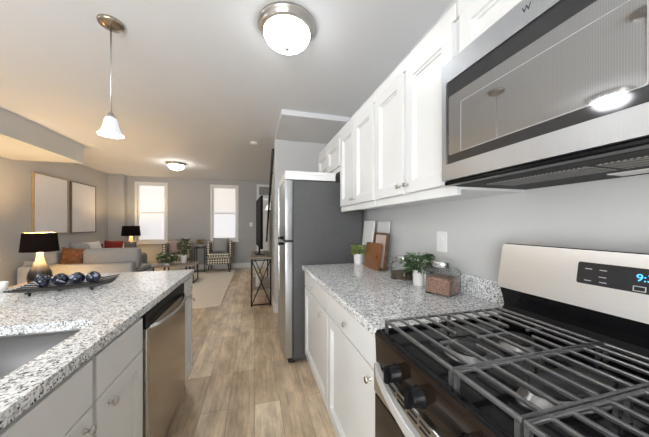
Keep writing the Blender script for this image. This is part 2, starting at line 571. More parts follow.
# ================================================================== THE SETTING
XR, XL, YB, YF, ZC = 1.11, -3.6, 7.9, -1.7, 2.58
sbox('floor', M['floor'], XL - .1, XR + .1, YF - .1, YB + .1, -0.08, 0.0)
sbox('ceiling', M['ceil'], XL - .1, XR + .1, YF - .1, YB + .1, ZC, ZC + 0.08)
sbox('wall_right', M['wall'], XR, XR + .1, YF, YB, 0, ZC)
sbox('wall_left', M['wall_liv'], XL - .1, XL, YF, YB, 0, ZC)
def wall_y(y):          # frame for a wall standing across Y: local (x, z, towards the camera)
    m = Matrix.Identity(4)
    m.col[0] = (1, 0, 0, 0); m.col[1] = (0, 0, 1, 0); m.col[2] = (0, -1, 0, 0); m.col[3] = (0, y, 0, 1)
    return m
rc = lambda x0, x1, z0, z1: [(x0, z0), (x1, z0), (x1, z1), (x0, z1)]
W1 = (-3.083, -2.305, 0.775, 2.432)
W2 = (-1.218, -0.455, 0.797, 2.433)
CS = 0.055
holes = [rc(a + CS, b - CS, c + CS, d - CS) for a, b, c, d in (W1, W2)] + [rc(0.13, 1.0, 0.001, 2.42)]
struct(MB().prism(rc(XL - .1, XR + .1, 0, ZC), holes, 0, 0.1, wall_y(YB + .1)).build('wall_back', M['wall_liv']))
struct(MB().prism(rc(XL - .1, XR + .1, 0, ZC), [rc(-2.5, -0.5, 0.001, 2.1)], 0, 0.1, wall_y(YF)).build('wall_front', M['wall']))
pd = struct(MB().prism(rc(-2.56, -0.44, 0, 2.16), [rc(-2.44, -1.53, .08, 2.04), rc(-1.47, -0.56, .08, 2.04)], 0, 0.06, wall_y(YF + .02)).build('added_fill_door', M['trim']))  # unseen door added behind the camera to hold the fill light
struct(MB().box(-2.45, -.55, YF - .06, YF - .05, .05, 2.06).build('door_glass', M['fill_glow'], pd))  # added glowing sheet that brightens the room from the camera side
def window(name, a, b, c, d, two_tone):
    o = struct(MB().prism(rc(a, b, c, d), [rc(a + CS, b - CS, c + CS, d - CS)], 0, 0.022, wall_y(YB)).box(a - .02, b + .02, YB - .05, YB, c - .025, c + .005, bev=.004).build(name, M['trim']))
    ia, ib, ic, id_ = a + CS, b - CS, c + CS, d - CS
    zm = ic + (id_ - ic) * 0.5
    mb = MB()
    mb.prism(rc(ia, ib, ic, id_), [rc(ia + .035, ib - .035, ic + .045, zm - .018), rc(ia + .035, ib - .035, zm + .018, id_ - .04)], 0, 0.03, wall_y(YB + .05))
    struct(mb.build('sash', M['trim'], o))
    struct(MB().box(ia + .02, ib - .02, YB + .04, YB + .046, ic + .03, zm).build('lower_pane', M['blind'], o))
    struct(MB().box(ia + .02, ib - .02, YB + .04, YB + .046, zm, id_ - .02).build('upper_pane', M['blind_u'] if two_tone else M['blind'], o))
    return o
window('window_1', *W1, False)
window('window_2', *W2, True)
# front door with transom and fan light
dr = struct(MB().prism(rc(0.06, 1.07, 0, 2.49), [rc(.13, 1.0, -.001 + .002, 2.06), rc(.13, 1.0, 2.17, 2.42)], 0, 0.022, wall_y(YB)).build('door_1', M['trim']))
arch = [(.57 + .25 * math.cos(PI * i / 16), 1.72 + .25 * math.sin(PI * i / 16)) for i in range(17)]
mb = MB().prism(rc(.135, .995, .01, 2.055), [arch], 0, .045, wall_y(YB + .06))
for x0, x1, z0, z1 in ((.24, .53, .2, .75), (.6, .89, .2, .75), (.24, .53, .9, 1.6), (.6, .89, .9, 1.6)):
    mb.box(x0, x1, YB + .008, YB + .02, z0, z1, bev=.006)
struct(mb.build('door_slab', M['trim'], dr))
struct(MB().prism(arch, [], 0, .008, wall_y(YB + .05)).build('fan_light', M['fan'], dr))
struct(MB().box(.13, 1.0, YB + .03, YB + .04, 2.17, 2.42).build('transom_pane', M['transom'], dr))
struct(MB().cyl((.2, YB + .015, 1.0), (.2, YB - .05, 1.0), .012).ball((.2, YB - .06, 1.0), .028).build('door_knob', M['nickel'], dr))
sbox('beam_left', M['wall'], XL, -2.70, YF, 5.07, 2.285, ZC)
sbox('wall_chase', M['wall_liv'], XL, -3.26, 7.70, YB, 0, ZC)
sbox('ceiling_soffit', M['ceil'], .294, XR, 2.88, 3.86, 2.522, ZC)
sbox('wall_alcove', M['wall'], .285, XR, 3.76, 3.86, 0, 2.522)
def wall_x(x):          # frame for a wall standing across X: local (y, z, towards +X)
    m = Matrix.Identity(4)
    m.col[0] = (0, 1, 0, 0); m.col[1] = (0, 0, 1, 0); m.col[2] = (1, 0, 0, 0); m.col[3] = (x, 0, 0, 1)
    return m
struct(MB().prism([(3.86, 0), (5.95, 0), (5.95, .83), (3.86, 2.30)], [], 0, .08, wall_x(.285)).build('wall_stair', M['wall']))
mb = MB()
for i in range(8):
    mb.box(.365, XR, 5.75 - .235 * i - .235, 5.75 - .235 * i, 0, .18 * (i + 1))
struct(mb.build('stairs', M['tablewood']))
sbox('baseboard_back', M['trim'], -3.26, .06, YB - .016, YB, 0, .15, bev=.004)
sbox('baseboard_left', M['trim'], XL, XL + .016, YF, 7.70, 0, .15, bev=.004)
sbox('baseboard_stair', M['trim'], .268, .285, 3.74, 5.95, 0, .13, bev=.004)
sbox('baseboard_alcove', M['trim'], .268, XR, 3.742, 3.76, 0, .13, bev=.004)

# handrail on the stair wall
hr = thing('handrail', (.25, 5.9, .9), 'thin black handrail sloping down along the top of the white stair wall', 'handrail')
MB().tube([(.262, 3.80, 2.39), (.262, 5.86, .93), (.262, 5.93, .90)], .019, 10).build('rail', M['blackmetal'], hr)
for y in (4.1, 4.9, 5.7):
    z = 2.39 - (y - 3.80) * 1.46 / 2.06
    MB().tube([(.262, y, z - .015), (.262, y, z - .06), (.287, y, z - .09)], .007, 6).build('bracket', M['blackmetal'], hr)

# ================================================================== LIGHTS
def flush_light(x, y, glow, rmax, label, name='flush_ceiling_light'):
    t = thing(name, (x, y, ZC - .16), label, 'ceiling light', 'flush ceiling lights')
    MB().lathe([(.001, ZC), (rmax, ZC), (rmax, ZC - .012), (rmax * .97, ZC - .022), (rmax * .93, ZC - .026), (rmax * .92, ZC - .040), (rmax * .86, ZC - .050), (rmax * .80, ZC - .052)], (x, y, 0), 48).build('metal_rim', M['nickel'], t)
    prof = [(rmax * .80, ZC - .045)]
    for i in range(1, 11):
        a = PI / 2 * i / 10
        prof.append((rmax * .81 * math.cos(a) + .0005, ZC - .045 - .10 * math.sin(a)))
    MB().lathe(prof, (x, y, 0), 48).build('glass_dome', glow, t)
    MB().lathe([(.001, ZC - .143), (.016, ZC - .1445), (.017, ZC - .150), (.009, ZC - .160), (.001, ZC - .163)], (x, y, 0), 14).build('finial', M['nickel'], t)
    return t
flush_light(.205, 1.665, M['opal'], .187, 'large white dome ceiling light with nickel rim above the kitchen aisle')
flush_light(-1.60, 6.02, M['opal_l'], .19, 'white dome ceiling light at the far end above the living area')
flush_light(-2.06, 1.69, M['opal_d'], .17, 'white dome ceiling light over the dining side, seen in the microwave glass')

def pendant(x, y, label):
    t = thing('pendant_light', (x, y, 1.84), label, 'pendant light', 'pendant lights over the island')
    MB().lathe([(.001, ZC), (.068, ZC), (.070, ZC - .006), (.064, ZC - .020), (.030, ZC - .026), (.001, ZC - .026)], (x, y, 0), 32).build('canopy', M['bronze'], t)
    MB().cyl((x, y, ZC - .02), (x, y, 1.99), .0042, n=10).build('rod', M['steel'], t)
    MB().lathe([(.001, 2.000), (.013, 1.998), (.016, 1.982), (.026, 1.975), (.026, 1.965)], (x, y, 0), 24).build('socket_cap', M['nickel'], t)
    MB().lathe([(.018, 1.972), (.029, 1.966), (.036, 1.948), (.040, 1.922, .02), (.047, 1.894, .04), (.058, 1.870, .07), (.069, 1.856, .09), (.067, 1.856, .09), (.056, 1.872, .07), (.045, 1.896, .04), (.038, 1.922, .02), (.033, 1.946), (.026, 1.962), (.018, 1.966)], (x, y, 0), 48).build('bell_shade', M['bell'], t)
    l = bpy.data.lights.new('pendant_bulb', 'POINT'); l.energy = PENDANT_W; l.shadow_soft_size = .03; l.color = (1, .95, .88)
    lo = bpy.data.objects.new('pendant_bulb', l); lo.location = (x, y, 1.86); COL.objects.link(lo)
    return t
pendant(-.888, 1.935, 'pendant light on a thin rod with a fluted white glass bell above the island')
pendant(-.905, .965, 'nearer pendant light over the sink, seen only as a reflection in the microwave glass')

def table_lamp(x, y, z0, h, rs, watts, label):
    """shade radius rs, total height h"""
    t = thing('table_lamp', (x, y, z0), label, 'lamp', 'black-shaded table lamps')
    s = h / .62
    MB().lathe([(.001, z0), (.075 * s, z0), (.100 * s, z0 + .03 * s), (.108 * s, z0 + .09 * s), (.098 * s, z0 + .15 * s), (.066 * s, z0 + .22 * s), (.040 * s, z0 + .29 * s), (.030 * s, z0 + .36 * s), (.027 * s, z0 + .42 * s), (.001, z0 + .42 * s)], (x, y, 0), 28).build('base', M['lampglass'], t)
    MB().cyl((x, y, z0 + .41 * s), (x, y, z0 + .52 * s), .008, n=8).build('stem', M['bronze'], t)
    zt, zb = z0 + h, z0 + h * .64
    MB().lathe([(rs * .88, zt), (rs, zb), (rs - .004, zb), (rs * .88 - .004, zt)], (x, y, 0), 36).build('lamp_shade', M['shade'], t)
    MB().lathe([(rs * .88 - .006, zt - .002), (rs - .006, zb + .002)], (x, y, 0), 36).build('shade_lining', M['shade_in'], t)
    l = bpy.data.lights.new('lamp_bulb', 'POINT'); l.energy = watts; l.shadow_soft_size = .05; l.color = (1, .70, .36)
    lo = bpy.data.objects.new('lamp_bulb', l); lo.location = (x, y, (zt + zb) / 2 + .02); COL.objects.link(lo)
    return t
table_lamp(-2.83, 4.385, .462, .711, .188, LAMP_NEAR_W, 'table lamp with black drum shade and smoky glass base in front of the sofa back')
table_lamp(-2.90, 7.22, .58, .67, .195, LAMP_FAR_W, 'lit table lamp with black drum shade in the far corner beside the left window')

# ================================================================== RIGHT-HAND RUN
def base_cabinet(y0, y1, label, side, face, back, door_knob_y, drawer=True, z_split=.728):
    t = thing('base_cabinet', (face, (y0 + y1) / 2, 0), label, 'cabinet', 'white base cabinets')
    s = side
    fr = face - s * .020
    MB().box(fr, back, y0 + .0005, y1 - .0005, .10, .876).build('carcass', M['cab'], t)
    MB().box(fr - s * .03, back, y0 + .001, y1 - .001, 0, .10).build('toe_kick', M['cab'], t)
    yc = (y0 + y1) / 2
    if drawer:
        d = panel_front(MB(), s, face, y0 + .006, y1 - .006, z_split + .006, .862, flat=True).build('drawer', M['cab'], t)
        knob(d, s, face, yc, (z_split + .868) / 2)
    d = panel_front(MB(), s, face, y0 + .006, y1 - .006, .125, z_split - .004).build('door', M['cab'], t)
    knob(d, s, face, door_knob_y, z_split - .045)
    return t
base_cabinet(.818, 1.513, 'white base cabinet with one drawer and door right beside the range', -1, .436, 1.09, .905)
base_cabinet(1.514, 2.255, 'white base cabinet with one drawer and door next to the refrigerator', -1, .436, 1.09, 1.64)
ct = thing('granite_countertop', (.75, 1.54, .877), 'speckled white and black granite counter between the range and refrigerator', 'countertop')
MB().box(.414, 1.109, .816, 2.272, .877, .914, bev=.006, seg=2).build('slab', M['granite'], ct)
MB().box(1.088, 1.109, .816, 2.272, .9142, 1.016, bev=.003).build('backsplash', M['granite'], ct)

def wall_cabinet(y0, y1, z0, label, doors=2, rail=True, knobs=True, zt=2.15, fx=.75, gap=.003):
    t = thing('wall_cabinet', (1.0, (y0 + y1) / 2, z0), label, 'cabinet', 'white wall cabinets')
    xc = fx + .020
    zb = z0 + .042 if rail else z0
    mb = MB().box(xc, 1.109, y0 + .0005, y1 - .0005, zb - (.018 if rail else 0), zt)
    mb.build('carcass', M['cab'], t)
    MB().box(fx + .006, xc, y0 + .0005, y1 - .0005, 2.086, zt, bev=.002).build('top_rail', M['cab'], t)
    if rail:
        MB().box(fx + .012, fx + .034, y0 + .001, y1 - .001, z0, zb - .001, bev=.003).build('light_rail', M['cab'], t)
    ym = (y0 + y1) / 2
    spans = [(y0 + .014, ym - gap), (ym + gap, y1 - .014)] if doors == 2 else [(y0 + .010, y1 - .010)]
    for i, (a, b) in enumerate(spans):
        d = panel_front(MB(), -1, fx, a, b, zb + .004, 2.082, rail=.058).build('door', M['cab'], t)
        if knobs:
            knob(d, -1, fx, ym - .035 if i == 0 else ym + .035, zb + .045, .0125)
    return t
wall_cabinet(.818, 1.513, 1.3985, 'tall white two-door wall cabinet directly beside the microwave', gap=.014)
wall_cabinet(1.515, 2.20, 1.3985, 'tall white two-door wall cabinet whose end stands next to the refrigerator')
wall_cabinet(.052, .812, 1.888, 'short white wall cabinet on top of the microwave', rail=False)
wall_cabinet(2.205, 3.02, 1.779, 'short white two-door wall cabinet above the refrigerator')

# light switch
sw = thing('light_switch', (XR, 1.31, 1.12), 'white rocker light switch on the kitchen wall above the glass jars', 'light switch')
m = face_mat(XR - .0005, 1.31 + .041, 1.117, -1)
MB().prism(rrect(0, .082, 0, .124, .005), [], 0, .006, m).build('plate', M['white_p'], sw)
MB().prism(rrect(.025, .057, .028, .096, .003), [], .005, .010, m).build('rocker', M['white_p'], sw)
s2 = thing('light_switch', (-.10, YB, 1.23), 'small white switch plate on the far grey wall left of the front door', 'light switch')
MB().box(-.14, -.06, YB - .007, YB - .0005, 1.225, 1.345, bev=.003).build('plate', M['white_p'], s2)
MB().box(-.115, -.085, YB - .012, YB - .006, 1.25, 1.32, bev=.002).build('rocker', M['white_p'], s2)

# ------------------------------------------------------------------ refrigerator
fr = thing('refrigerator', (.66, 2.69, 0), 'stainless top-freezer refrigerator with dark grey side standing past the counter end', 'refrigerator')
MB().box(.345, 1.03, 2.33, 3.06, .035, 1.690, bev=.004).build('cabinet_body', M['fridgeside'], fr)
d1 = MB().box(.268, .340, 2.328, 3.062, 1.140, 1.694, bev=.008, seg=3).build('freezer_door', M['steel_h'], fr)
d2 = MB().box(.268, .340, 2.328, 3.062, .055, 1.122, bev=.008, seg=3).build('fridge_door', M['steel_h'], fr)
MB().box(.275, .36, 2.335, 3.055, 1.121, 1.141).build('door_gasket', M['gasket'], fr)
def fr_handle(z0, z1, zb, par):
    h = MB().box(.212, .232, 2.405, 2.435, z0, z1, bev=.007, seg=3).build('handle', M['steel'], par)
    MB().box(.214, .270, 2.402, 2.438, zb - .012, zb + .012, bev=.004).build('handle_bracket', M['plastic'], h)
fr_handle(1.165, 1.63, 1.160, d1)
fr_handle(.62, 1.098, 1.104, d2)
MB().box(.30, .36, 2.34, 3.05, .012, .05, bev=.004).build('foot_grille', M['gasket'], fr)
for y in (2.38, 3.01):
    MB().cyl((.335, y, 0), (.335, y, .04), .020, n=12).build('foot', M['nickel'], fr)
    MB().cyl((.95, y, 0), (.95, y, .04), .020, n=12).build('foot', M['nickel'], fr)
fb = MB().box(.272, .752, 2.331, 3.06, 1.7, 1.776, bev=.003).box(.272, .752, 2.325, 2.331, 1.748, 1.776).build('filler_board', M['trim'])
tag(fb, 'white board lying along the top of the refrigerator below the short cabinets', 'board')

# ------------------------------------------------------------------ range
R0, R1 = .052, .811
rg = thing('gas_range', (.72, .43, 0), 'stainless and black gas range with cast iron grates and control backguard', 'stove')
def xz_prism(pts, ya, yb, mb=None):
    return (mb or MB()).prism(pts, [], 0, abs(yb - ya), wall_y(max(ya, yb)))
MB().box(.430, 1.095, R0, R1, .06, .895).build('body', M['blackmetal'], rg)
xz_prism([(.412, .803), (.432, .803), (.432, .909), (.420, .915), (.412, .911), (.407, .900)], R0, R1).build('control_panel', M['brownglass'], rg)
MB().box(.412, 1.0, R0, R1, .8955, .906, bev=.003).box(.412, .432, R0, R1, .905, .917, bev=.004).box(.98, 1.0, R0, R1, .905, .917, bev=.004).box(.432, .98, R0, R0 + .012, .905, .917, bev=.004).box(.432, .98, R1 - .012, R1, .905, .917, bev=.004).build('cooktop', M['enamel'], rg)
def range_knob(y, z):
    x = .413
    m = face_mat(x, y, z, -1)
    mb = MB().lathe([(.001, -.002), (.027, -.002), (.027, .004), (.023, .007), (.022, .030), (.018, .034), (.001, .034)], n=24, mat=m)
    k = mb.build('knob', M['plastic'], rg)
    MB().box(-.007, .007, -.024, .024, .028, .046, bev=.003, mat=m).build('knob_grip', M['plastic'], k)
for y in (.672, .565, .405, .285, .175):
    range_knob(y, .842)
for y in (.745, .628, .51):
    m = face_mat(.4105, y, .884, -1)
    MB().box(-.004, .004, -.005, .005, -.002, .0015, mat=m).build('indicator_mark', M['linegrey'], rg)
MB().box(.402, .432, R0, R1, .705, .801, bev=.003).build('vent_trim', M['steel'], rg)
mb = MB()
for i in range(12):
    y = R1 - .10 - i * .052
    mb.box(.4005, .405, y - .040, y, .785, .790); mb.box(.4005, .405, y - .040, y, .770, .775)
mb.build('vent_slots', M['gasket'], rg)
od = MB().box(.404, .430, R0 + .003, R1 - .003, .17, .700, bev=.004).build('oven_door', M['brownglass'], rg)
oc = [(.4035 - .060 * math.sin(PI * i / 24) ** .7, R1 - .008 - (R1 - R0 - .016) * i / 24) for i in range(25)]
ring = [p for p in oc] + [(x + .019, y) for x, y in oc[::-1]]
mb = MB()
for (z0, z1, k) in ((.774, .778, .002), (.778, .803, 0), (.803, .807, .003)):
    q = [(x + k, y) for x, y in oc] + [(x + .019 - k, y) for x, y in oc[::-1]]
    mb.prism(q, [], z0, z1)
mb.build('oven_handle', M['satin'], od)
MB().box(.396, .430, R0 + .003, R1 - .003, .045, .165, bev=.004).build('drawer_panel', M['steel'], rg)
for y in (R0 + .06, R1 - .06):
    for x in (.47, 1.04):
        MB().cyl((x, y, 0), (x, y, .065), .018, n=12).build('foot', M['plastic'], rg)
# grates
GX = [.437, .489, .541, .590, .642, .692, .746, .795, .848, .893, .934]
def grate(ya, yb, burners):
    mb = MB()
    zt, zb, w2 = .957, .947, .0038
    for i, x in enumerate(GX):
        edge = i in (0, len(GX) - 1)
        gap = [b for b in burners if abs(b[0] - x) < .03]
        segs = [(ya, yb)]
        if gap and not edge:
            c = gap[0][1]
            segs = [(ya, c - gap[0][2]), (c + gap[0][2], yb)]
        for a, b in segs:
            mb.box(x - w2 * (1.2 if edge else 1), x + w2 * (1.2 if edge else 1), a, b, zb, zt, bev=.0028, seg=2)
    for y in (ya + .0045, yb - .0045):
        mb.box(GX[0] - .004, GX[-1] + .004, y - .0042, y + .0042, zb, zt - .001, bev=.0028, seg=2)
    for bx, by, g, in burners:
        if g > .03:
            mb.box(bx - .095, bx - .036, by - .005, by + .005, zb, zt - .0015, bev=.0025)
            mb.box(bx + .036, bx + .095, by - .005, by + .005, zb, zt - .0015, bev=.0025)
    for x in (GX[0], GX[-1], GX[5]):
        for y in (ya + .007, yb - .007):
            mb.box(x - .0045, x + .0045, y - .0045, y + .0045, .9055, zb)
    return mb.build('grate', M['iron'], rg)
BF, BR = .596, .787
grate(.4785, .790, [(BF, .600, .036), (BR, .600, .036)])
grate(.3245, .4765, [])
grate(.072, .3225, [(BF, .196, .036), (BR, .196, .036)])
def burner(x, y, r, oval=1.0):
    m = Matrix.Translation((x, y, 0)) @ Matrix.Diagonal((oval, 1, 1, 1))
    b = MB().lathe([(.001, .9058), (r * 1.25, .9058), (r * 1.22, .910), (r * 1.05, .914), (r * 1.02, .9235), (r * .9, .925), (.001, .925)], n=40, mat=m).build('burner', M['alu'], rg)
    MB().lathe([(.001, .924), (r * .97, .924), (r, .927), (r * .98, .934), (r * .9, .9365), (.001, .937)], n=40, mat=m).build('burner_cap', M['cap'], b)
burner(BF, .600, .050); burner(BR, .600, .042); burner(BF, .196, .046); burner(BR, .196, .038)
burner(.690, .402, .047, 2.6)
# backguard
xz_prism([(.955, .905), (.990, .958), (.985, .985), (.966, 1.036), (1.10, 1.036), (1.10, .905)], R0, R1).build('backguard_base', M['enamel'], rg)
up = Vector((.029, 0, .173)).normalized(); rt = Vector((0, -1, 0)); out = rt.cross(up)
mg = Matrix.Identity(4)
for i in range(3):
    mg[i][0], mg[i][1], mg[i][2] = rt[i], up[i], out[i]
mg.translation = Vector((.959, R1, 1.033))
bgw = R1 - R0
bg = MB().prism(rrect(-.001, bgw + .001, -.002, .178, .014), [], -.10, -.004, mg).build('backguard', M['plastic'], rg)
gp = MB().prism(rrect(.001, bgw - .001, .0, .174, .013), [], -.004, .006, mg).build('backguard_panel', M['steel_g'], bg)
uv = gp.data.uv_layers.new(name='brush')
for lp in gp.data.loops:
    co = gp.data.vertices[lp.vertex_index].co
    uv.data[lp.index].uv = (co.y, co.z)
ds = MB().prism(rrect(.258, .505, .072, .137, .006), [], .005, .008, mg).build('control_display', M['blackglass'], bg)
for (a, b) in ((.285, .118), (.318, .118), (.318, .098), (.285, .083), (.320, .083)):
    MB().box(a - .008, a + .008, b - .0012, b + .0012, .0075, .0088, mat=mg).build('key_print', M['linegrey'], bg)
for (a, b) in ((.392, .083), (.432, .083), (.472, .083)):
    MB().prism(rrect(a - .012, a + .012, b - .007, b + .007, .001), [rrect(a - .010, a + .010, b - .005, b + .005, .001)], .0075, .0088, mg).build('key_outline', M['linegrey'], bg)
def text_mesh(name, body, size, matrix, mat, parent):
    cu = bpy.data.curves.new(name, 'FONT'); cu.body = body; cu.size = size; cu.extrude = .0006
    tmp = bpy.data.objects.new(name, cu); COL.objects.link(tmp)
    bpy.context.view_layer.update()
    me = bpy.data.meshes.new_from_object(tmp.evaluated_get(bpy.context.evaluated_depsgraph_get()))
    bpy.data.objects.remove(tmp)
    me.transform(matrix)
    me.transform(Matrix.Translation(-ROOT[parent.name]))
    me.materials.clear(); me.materials.append(mat)
    o = bpy.data.objects.new(name, me); COL.objects.link(o); o.parent = parent
    return o
dg = text_mesh('clock_digits', '9:30', .027, mg @ Matrix.Translation((.384, .103, .0088)), M['digits'], bg)
dg['label'] = 'glowing blue clock digits'

# ------------------------------------------------------------------ microwave
mw = thing('microwave', (.9, .43, 1.43), 'stainless over-the-range microwave with dark glass door hung under the short cabinet', 'microwave')
MB().box(.722, 1.105, .054, .810, 1.446, 1.884, bev=.003).build('housing', M['fridgeside'], mw)
mm = face_mat(.722, .811, 0, -1)
fw = .759
# door frame is a ring round the glass
df = MB().prism(rrect(0, fw, 1.446, 1.880, .004), [rrect(.022, .60, 1.505, 1.806, .006)], 0, .037, mm).build('door', M['steel_h'], mw)
MB().prism(rrect(.018, .61, 1.50, 1.81, .004), [], 0, .031, mm).build('door_glass', M['blackglass'], df)
MB().prism(rrect(.031, .525, 1.537, 1.752, .006), [], .030, .0325, mm).build('door_window', M['window'], df)
MB().prism(rrect(.087, .523, 1.5385, 1.712, .006), [rrect(.0885, .5215, 1.540, 1.7105, .006)], .030, .0329, mm).build('window_outline', M['linegrey'], df)
MB().box(.640, .660, .165, .192, 1.49, 1.83, bev=.007, seg=3).box(.655, .690, .170, .187, 1.51, 1.53).box(.655, .690, .170, .187, 1.79, 1.81).build('handle', M['steel'], df)
MB().prism(rrect(.64, fw - .012, 1.46, 1.866, .004), [], .036, .0385, mm).build('control_panel', M['blackglass'], mw)
MB().box(.694, .735, .056, .808, 1.431, 1.445, bev=.004).build('bottom_lip', M['plastic'], mw)
MB().box(.736, 1.10, .060, .806, 1.430, 1.4455, bev=.003).build('underside', M['gasket'], mw)
for y0, y1 in ((.44, .72), (.14, .42)):
    MB().box(.80, .92, y0, y1, 1.4265, 1.4295).build('grease_filter', M['filter'], mw)
MB().box(.98, 1.05, .37, .49, 1.427, 1.4295).build('task_lamp_lens', M['porcelain'], mw)
text_mesh('brand_lettering', 'W', .022, mm @ Matrix.Translation((.300, 1.842, .0372)), M['gasket'], mw)

# ------------------------------------------------------------------ things on the right-hand counter
ZT = .9143
def leaf_mesh(rng, centre, n, rad, hgt, length, width, droop=0.3, up=0.2):
    """a crown of folded leaves round a point"""
    mb = MB()
    for _ in range(n):
        a = rng.uniform(0, 2 * PI); r = rad * math.sqrt(rng.random()); z = rng.uniform(-.5, .5) * hgt
        k = 1 - .35 * (abs(z) / (hgt * .5)) ** 2
        p = Vector((centre[0] + r * k * math.cos(a), centre[1] + r * k * math.sin(a), centre[2] + z))
        b = a + rng.uniform(-.9, .9)
        d = Vector((math.cos(b), math.sin(b), rng.uniform(up - droop, up + droop))).normalized()
        sdir = d.cross(Vector((0, 0, 1))).normalized()
        if rng.random() < .5: sdir = (sdir + Vector((0, 0, rng.uniform(-.6, .6)))).normalized()
        nrm = sdir.cross(d)
        L = length * rng.uniform(.7, 1.25); W = width * rng.uniform(.75, 1.2)
        pts = [p, p + d * L * .35 + sdir * W * .5 + nrm * W * .12, p + d * L * .7 + sdir * W * .42 + nrm * W * .1, p + d * L - Vector((0, 0, L * .15)),
               p + d * L * .7 - sdir * W * .42 + nrm * W * .1, p + d * L * .35 - sdir * W * .5 + nrm * W * .12, p + d * L * .5]
        mb.add(pts, [[0, 1, 6], [1, 2, 6], [2, 3, 6], [3, 4, 6], [4, 5, 6], [5, 0, 6]], True)
    return mb
def stem_mesh(rng, c, top, n, spread, r=.0018):
    mb = MB()
    for _ in range(n):
        a = rng.uniform(0, 2 * PI); q = spread * math.sqrt(rng.random())
        e = Vector((c[0] + q * math.cos(a), c[1] + q * math.sin(a), top + rng.uniform(-.02, .01)))
        m_ = (Vector(c) + e) / 2 + Vector((rng.uniform(-.01, .01), rng.uniform(-.01, .01), .01))
        mb.tube([c, m_, e], [r * 1.3, r, r * .7], 5)
    return mb
def potted(name, x, y, z0, r0, r1, h, label, cat, crown, mat_leaf, seed, pot_mat='ceramic', stems=10, group=None):
    """crown: (cz above pot rim, radius, height, leaves, leaf length, leaf width, up)"""
    rng = random.Random(seed)
    t = thing(name, (x, y, z0), label, cat, group)
    MB().lathe([(.001, z0), (r0 * .92, z0), (r0, z0 + .004), (r1, z0 + h - .003), (r1 * .985, z0 + h), (r1 * .92, z0 + h), (r1 * .90, z0 + h - .012), (.001, z0 + h - .012)], (x, y, 0), 32).build('pot', M[pot_mat], t)
    MB().lathe([(.001, z0 + h - .011), (r1 * .895, z0 + h - .011), (r1 * .5, z0 + h - .007), (.001, z0 + h - .006)], (x, y, 0), 20).build('soil', M['soil'], t)
    cz, cr, ch, n, ll, lw, up = crown
    stem_mesh(rng, (x, y, z0 + h - .012), z0 + h + cz, stems, cr * .8).build('stems', M['stem'], t)
    leaf_mesh(rng, (x, y, z0 + h + cz), n, cr, ch, ll, lw, up=up).build('foliage', M[mat_leaf], t)
    return t
potted('potted_plant', .925, 2.175, ZT, .040, .046, .100, 'small yellow-green plant in a white pot at the counter end near the refrigerator', 'plant',
       (.030, .058, .085, 170, .040, .022, .35), 'leaf_y', 3)
potted('potted_plant', .966, 1.340, ZT, .032, .039, .098, 'dark green leafy plant in a small white pot between the two glass jars', 'plant',
       (.035, .085, .105, 260, .046, .018, .05), 'leaf_d', 8, stems=16)

# boards leaning on the wall
def leaning(mbf, foot, tilt, yaw):
    """frame: local x along the board, y up the board, z out of its face"""
    return Matrix.Translation(foot) @ Matrix.Rotation(yaw, 4, 'Z') @ Matrix.Rotation(-PI / 2, 4, 'Z') @ Matrix.Rotation(PI / 2 - tilt, 4, 'X')
wb = thing('serving_board', (1.02, 2.2, ZT), 'tall white ridged board leaning on the wall behind the wooden boards', 'board')
m = leaning(None, (1.005, 2.305, ZT + .001), .12, 0)
mb = MB().prism(rrect(0, .215, 0, .405, .012), [], 0, .010, m)
for i in range(20):
    mb.box(.010, .205, .010 + i * .0195, .021 + i * .0195, .0095, .0125, mat=m)
mb.build('panel', M['ceramic'], wb)
w2 = thing('serving_board', (1.05, 1.97, ZT), 'smooth white rectangular board leaning on the wall behind the framed tray', 'board')
m = leaning(None, (1.035, 2.075, ZT + .001), .12, 0)
MB().prism(rrect(0, .20, 0, .395, .010), [], 0, .010, m).build('panel', M['porcelain'], w2)
tr = thing('wooden_tray', (1.03, 1.95, ZT), 'rectangular tray with dark wooden rim and pale inside leaning behind the cutting board', 'tray')
m = leaning(None, (.998, 2.03, ZT + .001), .12, 0)
MB().prism(rrect(0, .235, 0, .300, .012), [rrect(.016, .219, .016, .284, .008)], 0, .024, m).build('rim', M['framewood'], tr)
MB().prism(rrect(.012, .223, .012, .288, .008), [], 0, .008, m).build('tray_base', M['traypale'], tr)
cb = thing('cutting_board', (.99, 2.0, ZT), 'reddish brown wooden cutting board leaning beside the small potted plant', 'cutting board')
m = leaning(None, (.955, 2.085, ZT + .001), .14, 0)
MB().prism(rrect(0, .255, 0, .215, .012), [rrect(.215, .235, .09, .125, .009)], 0, .018, m).build('panel', M['board'], cb)

